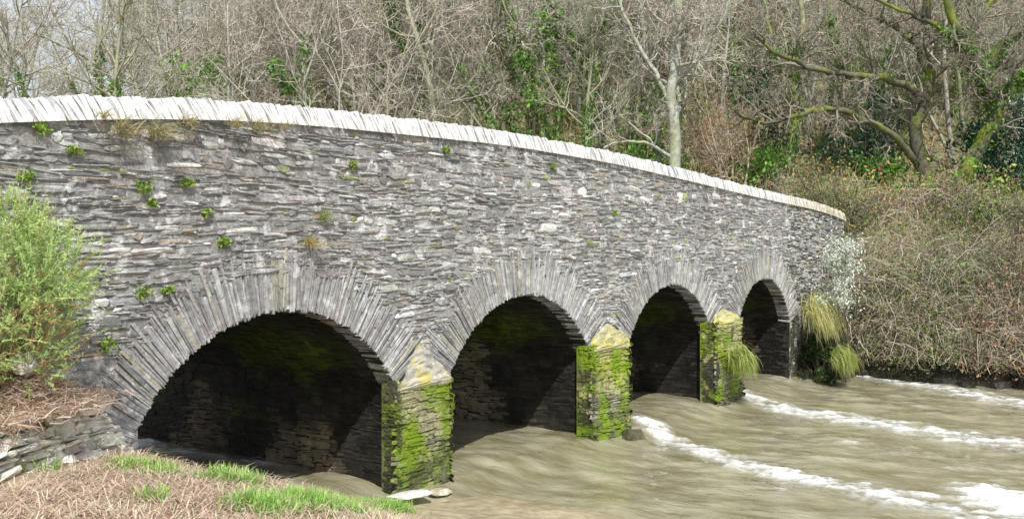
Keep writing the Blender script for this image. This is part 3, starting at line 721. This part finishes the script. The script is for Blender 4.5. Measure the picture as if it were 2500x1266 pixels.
ST = ((.50, .44, .25), (.42, .38, .19), (.36, .36, .14), (.55, .48, .3)); SG = ((.36, .42, .10), (.46, .46, .18), (.26, .36, .07))
for (px, py, y, n, L, cols, lab, dr, sp, w) in (
    (1980, 750, -.4, 1500, .95, ((.58, .56, .23), (.48, .50, .16), (.64, .60, .34)), 'long drooping straw coloured grass hanging at the right end of the fourth arch', 2.0, .7, .009),
    (1788, 862, -.38, 1000, .62, SG, 'round green grass tuft hanging from the mossy pier furthest right', 2.3, .34, .008),
    (2040, 868, -1.1, 900, .58, SG, 'low green grass tuft at the water edge under the right bank', 2.0, .5, .008),
    (300, 325, -.05, 120, .36, ST, 'tall dry grass tuft under the coping, leftmost of the dry tufts', .7, .18, .006),
    (382, 328, -.05, 150, .40, ST, 'thick dry grass tuft under the coping, second from the left', .8, .16, .006),
    (460, 302, -.07, 70, .24, ST, 'small dry grass tuft under the coping, third from the left', .7, .13, .006),
    (572, 307, -.07, 70, .24, ST, 'small dry grass tuft under the coping above the crown of the first arch', .7, .1, .006),
    (630, 312, -.07, 90, .26, ST, 'wide low dry grass tuft under the coping right of the first arch crown', .8, .2, .006),
    (695, 312, -.07, 45, .22, ST, 'thin dry grass tuft under the coping, last of the row on the right', .7, .08, .006),
    (250, 282, -.08, 45, .2, ST, 'tiny dry grass tuft growing in the white coping near the left end', .7, .08, .006),
    (755, 592, -.03, 90, .26, ((.50, .36, .12), (.42, .37, .12)), 'orange brown grass tuft on top of the first arch ring', 1.2, .11, .006),
    (788, 535, -.02, 60, .28, SG, 'upright green grass tuft in the wall above the orange brown tuft', .5, .08, .006)):
    tuft('grass_tuft', on_y(px, py, y), n, L, cols, lab, dr, spread=sp, w=w, dep=.05 if sp < .25 else .3)
def weed(px, py, sz, label, n=70, cols=((.18, .33, .04), (.27, .40, .06), (.34, .42, .11))):
    p = on_y(px, py, -.015); mf = MB()
    for k in range(n):
        q = Vector((max(-2*sz, min(2*sz, random.gauss(0, sz))), -abs(random.gauss(0, sz*.4)), max(-1.2*sz, min(1.2*sz, random.gauss(0, sz*.6))))); s_ = U(.018, .036); c = jit(random.choice(cols), .25)
        nn = rv(); a = nn.cross(rv()).normalized(); b2 = nn.cross(a); o0 = Vector((0, .02, 0))
        mf.add([q-a*s_, q+b2*s_*.5, q+a*s_, q-b2*s_*.5, o0, o0+Vector((.003, 0, .003))], [(0, 1, 2, 3), (4, 5, 0)], c)
    o = mf.build('wall_weed', M_leaf); o.location = p; tag(o, label, 'weed')
for a in ((352, 458, .06, 'bright green weed in the wall, biggest one right of the pale lichen streak'), (65, 430, .055, 'green weed below a pale stone near the left edge of the wall'),
          (458, 445, .045, 'small green weed high on the wall above the left half of the first arch'), (372, 495, .035, 'tiny weed just below the biggest bright green weed'),
          (505, 520, .04, 'thin trailing weed left of a pale patch above the first arch'), (180, 368, .045, 'flat green weed high on the wall below the leftmost dry grass tuft'),
          (100, 312, .055, 'green weed tucked under the coping at the far left'), (545, 590, .045, 'yellow green weed just above the left side of the first arch ring'),
          (350, 712, .055, 'green fern like weed beside the outer stones of the first arch'), (262, 840, .07, 'reddish green weed low on the wall beside the gorse bush'),
          (410, 708, .04, 'small weed growing in the stones of the first arch ring'), (1350, 405, .045, 'small green weed under the coping above the second arch'),
          (860, 402, .04, 'tiny green weed high on the wall right of the first arch crown'), (1500, 520, .045, 'green weed in the wall above the second pier'), (1090, 365, .045, 'green weed under the coping between the first and second arch')):
    weed(*a)
# ------------------------------------------------------------------ gorse
gc = at(8, 680, 9.9); zg = H(gc.x, gc.y); gr = thing('gorse_bush', (gc.x, gc.y, zg), 'spiky bright green gorse bush at the left edge in front of the bridge wall', 'bush')
ms, mf = MB(), MB(); c0 = Vector((0, 0, gc.z-zg))
lobes = [(Vector((.1, .1, .48)), .32), (Vector((.45, -.2, .08)), .38), (Vector((-.3, .1, .3)), .46), (Vector((.3, 0, -.5)), .40), (Vector((-.35, -.3, -.4)), .50), (Vector((-.9, -.2, .1)), .7), (Vector((.1, -.35, -.1)), .40), (Vector((.38, .1, .31)), .25), (Vector((.15, -.2, -.75)), .40), (Vector((-.5, -.1, -.8)), .42), (Vector((.55, .1, -.2)), .30)]
for _ in range(1500):
    c, rr = random.choice(lobes); d = rv(); q = c0+c+d*rr*R()**.4*.95
    dr = (d*.9+Vector((0, 0, .75))+rv()*.6).normalized(); l = U(.12, .26) if R() < .65 else U(.25, .46); k = .6+.75*R()
    if R() < .10: tube(ms, [Vector((U(-.2, .2), U(-.15, .15), -.1)), q*.55, q], [.014, .009, .004], 3, (.26, .20, .13))
    dead = R() < (.28 if q.z < c0.z-.3 else .07)
    base = (.50, .34, .18) if dead else random.choice(((.40, .58, .17), (.50, .66, .24), (.30, .48, .15), (.60, .72, .28)))
    tube(mf, [q, q+dr*l], [.006, .003], 3, jit(base, .1))
    for j in range(26):
        t = R(); b0 = q+dr*l*t; e = (dr*.6+rv()).normalized()*U(.03, .075)*(1.1-.5*t); s_ = e.cross(rv()).normalized()*.0046
        col = jit(mix(tuple(v*k for v in base), (.72, .78, .36), t*.45*(not dead)), .15); mf.add([b0-s_, b0+s_, b0+e], [(0, 1, 2)], col)
ms.build('stems', M_bark, gr); mf.build('foliage', M_leaf, gr)
# ------------------------------------------------------------------ rubble wall, rocks
P0 = Vector((11.6, -2.0, 0)); P1 = Vector((14.35, -.12, 0)); dW = (P1-P0); LW = dW.length; dW.normalize(); nW = Vector((dW.y, -dW.x, 0))
mr_ = MB()
def rc(u, v):
    t = R(); return jit((.77, .73, .64) if t < .5 else (.65, .61, .52) if t < .8 else (.82, .79, .72) if t < .95 else (.45, .42, .36), .12)
for layer in range(3):
    def PW(u, v, layer=layer):
        q = P0+dW*u+nW*(.20-.62*(v-1.6)+.10*nz(u, v, 3, 2.2)-layer*.12); q.z = v-.1*(u/LW); return q
    lay(mr_, PW, (nW+Vector((0, 0, .35))).normalized(), 0, LW, 1.45, 2.5, lambda u, v, L, h: v < 2.36+.12*nz(u, 0, 0, 1.5), rc, (.035, .10), (.2, .75), (.02, .15), .08, .95, .04)
tag(mr_.build('rubble_wall', M_rock), 'low crumbling wall of pale slate slabs below the gorse bush at the left', 'wall')
mh = MB(); hc = at(55, 960, 10.0)
for _ in range(6500):
    u, v = random.gauss(0, .46), random.gauss(0, .22); k = math.exp(-(u/.55)**2-(v/.3)**2)
    p = Vector((hc.x, hc.y, hc.z))+dW*u+nW*(v+.05); p.z += -.14+.40*k*R()
    e = p+Vector((U(-1, 1), U(-1, 1), U(-.5, .35))).normalized()*U(.08, .28)
    ribbon(mh, [p, p.lerp(e, .5)+rv()*.025, e], .0055, jit(random.choice(((.58, .42, .31), (.48, .34, .24), (.68, .55, .44), (.74, .64, .54), (.38, .26, .19))), .2))
tag(mh.build('bracken_heap', M_grass), 'heap of dead pinkish brown bracken lying on the low slate wall', 'dead bracken')
def rock(p, s, col, label, mat=None, name='rock', group=None, rz=0):
    import bmesh
    bm = bmesh.new(); bmesh.ops.create_icosphere(bm, subdivisions=3, radius=1); sd = U(0, 50)
    for v in bm.verts:
        n = v.co.normalized(); k = 1+.35*nz(n.x, n.y, n.z+sd, 1.3)+.12*nz(n.x, n.y, n.z+sd, 4)
        for ax in (Vector((1, .2, .1)), Vector((-.6, .8, .2)), Vector((-.3, -1, .15)), Vector((.1, .2, 1)), Vector((.7, -.6, .3))):
            a = ax.normalized(); dd = n.dot(a)*k
            if dd > .72: k *= .72/dd
        v.co = n*k; v.co.x *= s[0]; v.co.y *= s[1]; v.co.z *= s[2]
    m = MB(); m.add([v.co for v in bm.verts], [tuple(v.index for v in f.verts) for f in bm.faces], [jit(col, .1) for _ in bm.verts]); bm.free()
    o = m.build(name, mat or M_rock); o.location = p; o.rotation_euler = (U(-.08, .08), U(-.08, .08), rz); tag(o, label, 'rock', group); return o
q = on_y(60, 885, -.95); rock((q.x, q.y, q.z), (.14, .12, .12), (.5, .47, .4), 'pale lump of stone on the dead bracken under the gorse bush')
q = on_z(1005, 1200, .3); rock((q.x, q.y, .27), (.38, .18, .05), (.62, .6, .55), 'flat white slab lying at the foot of the first pier', name='stone_slab', rz=-.5)
q = on_z(1075, 1190, .25); rock((q.x, q.y, .2), (.24, .14, .05), (.45, .4, .3), 'smaller pale stone beside the white slab at the first pier', rz=-.2)
for k, (px, py, lab) in enumerate(((130, 1125, 'leftmost loose pale slab on the dry grass below the rubble wall'), (215, 1112, 'loose grey slab in front of the right part of the rubble wall'), (290, 1112, 'small loose slab at the foot of the first arch'), (60, 1110, 'loose white slab fallen from the rubble wall at the left edge'), (180, 1085, 'tilted pale slab leaning on the right part of the rubble wall'))):
    q = hit(px, py); rock((q.x, q.y, q.z+.02), (U(.16, .25), U(.12, .16), .045), (.70, .66, .58), lab, rz=U(0, 3))
for k in range(20):
    px = 1935+k*31+U(-14, 14); py = 897+k*2.8; q = on_z(px, py, .05); rock((q.x+U(-.1, .5), q.y, U(-.05, .08)), (U(.2, .6), U(.2, .4), U(.12, .32)), (.05, .044, .032), 'dark wet rock along the foot of the bramble covered right bank', M_vault, group='rocks along the right waterline', rz=U(0, 3))
q = on_y(1545, 1055, -.45); rock((q.x, q.y, .08), (.35, .3, .25), (.13, .12, .07), 'wet mossy stone at the foot of the second pier where the water breaks', M_vault)
# ------------------------------------------------------------------ grass on the near bank
def blade(mb, p, h, lean, w, col):
    a = U(0, 6.28); d = Vector((math.cos(a)*lean, math.sin(a)*lean, 1)).normalized(); s_ = Vector((-math.sin(a+U(-1, 1)), math.cos(a), 0))*w
    m = p+d*h*.55; e = p+d*h*.9+Vector((math.cos(a), math.sin(a), -.2))*h*lean*.4
    mb.add([p-s_, p+s_, m+s_*.7, m-s_*.7, e], [(0, 1, 2, 3), (3, 2, 4)], [tuple(v*.7 for v in col)]*2+[col]*3)
GRN = ((.29, .52, .10), (.38, .60, .15), (.21, .41, .08), (.50, .62, .22))
mg = MB()
for (px, py, rr, n) in ((345, 1152, .14, 800), (420, 1146, .16, 1400), (490, 1156, .16, 1300), (555, 1176, .13, 900), (605, 1192, .09, 350), (400, 1170, .12, 600), (620, 1238, .14, 800), (720, 1236, .16, 1100), (800, 1245, .18, 1500), (880, 1242, .19, 1900), (950, 1248, .17, 1700), (840, 1262, .2, 1200),
                        (370, 1235, .07, 250), (5, 1090, .09, 300), (125, 1065, .05, 160), (660, 1264, .13, 500), (120, 1150, .08, 80)):
    c = hit(px, py)
    for _ in range(n):
        x, y = c.x+random.gauss(0, rr), c.y+random.gauss(0, rr*.7)
        if y > -.12 or (x > 15 and y > -.6): continue
        blade(mg, Vector((x, y, H(x, y)-.02)), U(.07, .24), U(.1, .7), .006, jit(random.choice(GRN), .2))
tag(mg.build('green_grass', M_grass), 'fresh bright green grass growing along the near bank', 'grass', kind='stuff')
md = MB()
DRY = ((.62, .47, .37), (.51, .37, .28), (.70, .57, .46), (.40, .28, .20), (.63, .56, .40))
for _ in range(32000):
    x = U(10.5, 17.2); y = U(-5.2, -.15)
    if x > 15.3 and R() < (x-15.3)/1.9: continue
    if x > 14.6 and y > -.6: continue
    yl = -1.75+(x-12)*.69
    if -.5 < y-yl < .08: continue
    p = Vector((x, y, H(x, y)+U(0, .07))); a = U(0, 6.28); l = U(.08, .28); d = Vector((math.cos(a), math.sin(a), U(-.15, .35)))*l; s_ = Vector((-math.sin(a), math.cos(a), 0))*.0042; c = jit(random.choice(DRY), .2)
    m = p+d*.5+Vector((0, 0, U(0, .05))); md.add([p-s_, p+s_, m+s_, m-s_, p+d], [(0, 1, 2, 3), (3, 2, 4)], c)
tag(md.build('dry_grass', M_grass), 'matted pinkish brown dead grass on the near bank', 'dry grass', kind='stuff')
# ------------------------------------------------------------------ camera, light
cd = bpy.data.cameras.new('camera'); cam = bpy.data.objects.new('camera', cd); COL.objects.link(cam)
cam.location = CAM; cd.sensor_width = 36; cd.lens = 36; cd.shift_y = -36/2500; cd.clip_end = 1000; cd.clip_start = .1
cam.rotation_euler = FW.to_track_quat('-Z', 'Y').to_euler(); S.camera = cam
ts = Vector((-.47, -.42, .78)).normalized()
sd = bpy.data.lights.new('sun', 'SUN'); sd.energy = 5.0; sd.angle = math.radians(.5); sd.color = (1, .975, .93)
so = bpy.data.objects.new('sun', sd); COL.objects.link(so); so.rotation_euler = ts.to_track_quat('Z', 'Y').to_euler(); so.location = (0, 0, 30)
w = bpy.data.worlds.new('World'); S.world = w; w.use_nodes = True
wn = w.node_tree.nodes; wl = w.node_tree.links
sk = wn.new('ShaderNodeTexSky'); sk.sky_type = 'NISHITA'; sk.sun_disc = False
sk.sun_elevation = math.asin(ts.z); sk.sun_rotation = math.atan2(ts.x, ts.y); sk.dust_density = 1.5; sk.air_density = 1.0
ct = wn.new('ShaderNodeTexCoord'); cn = wn.new('ShaderNodeTexNoise'); cn.inputs['Scale'].default_value = 2.2; cn.inputs['Detail'].default_value = 7
wl.new(ct.outputs['Generated'], cn.inputs['Vector'])
cr2 = wn.new('ShaderNodeMapRange'); cr2.inputs[1].default_value = .36; cr2.inputs[2].default_value = .62; cr2.inputs[3].default_value = .4; cr2.inputs[4].default_value = .9
wl.new(cn.outputs['Fac'], cr2.inputs[0])
cm2 = wn.new('ShaderNodeMix'); cm2.data_type = 'RGBA'; wl.new(cr2.outputs[0], cm2.inputs[0]); wl.new(sk.outputs[0], cm2.inputs[6]); cm2.inputs[7].default_value = (6.1, 6.4, 6.9, 1)
wl.new(cm2.outputs[2], wn['Background'].inputs[0]); wn['Background'].inputs[1].default_value = .15
S.view_settings.view_transform = 'Standard'; S.view_settings.look = 'None'; S.view_settings.exposure = 0
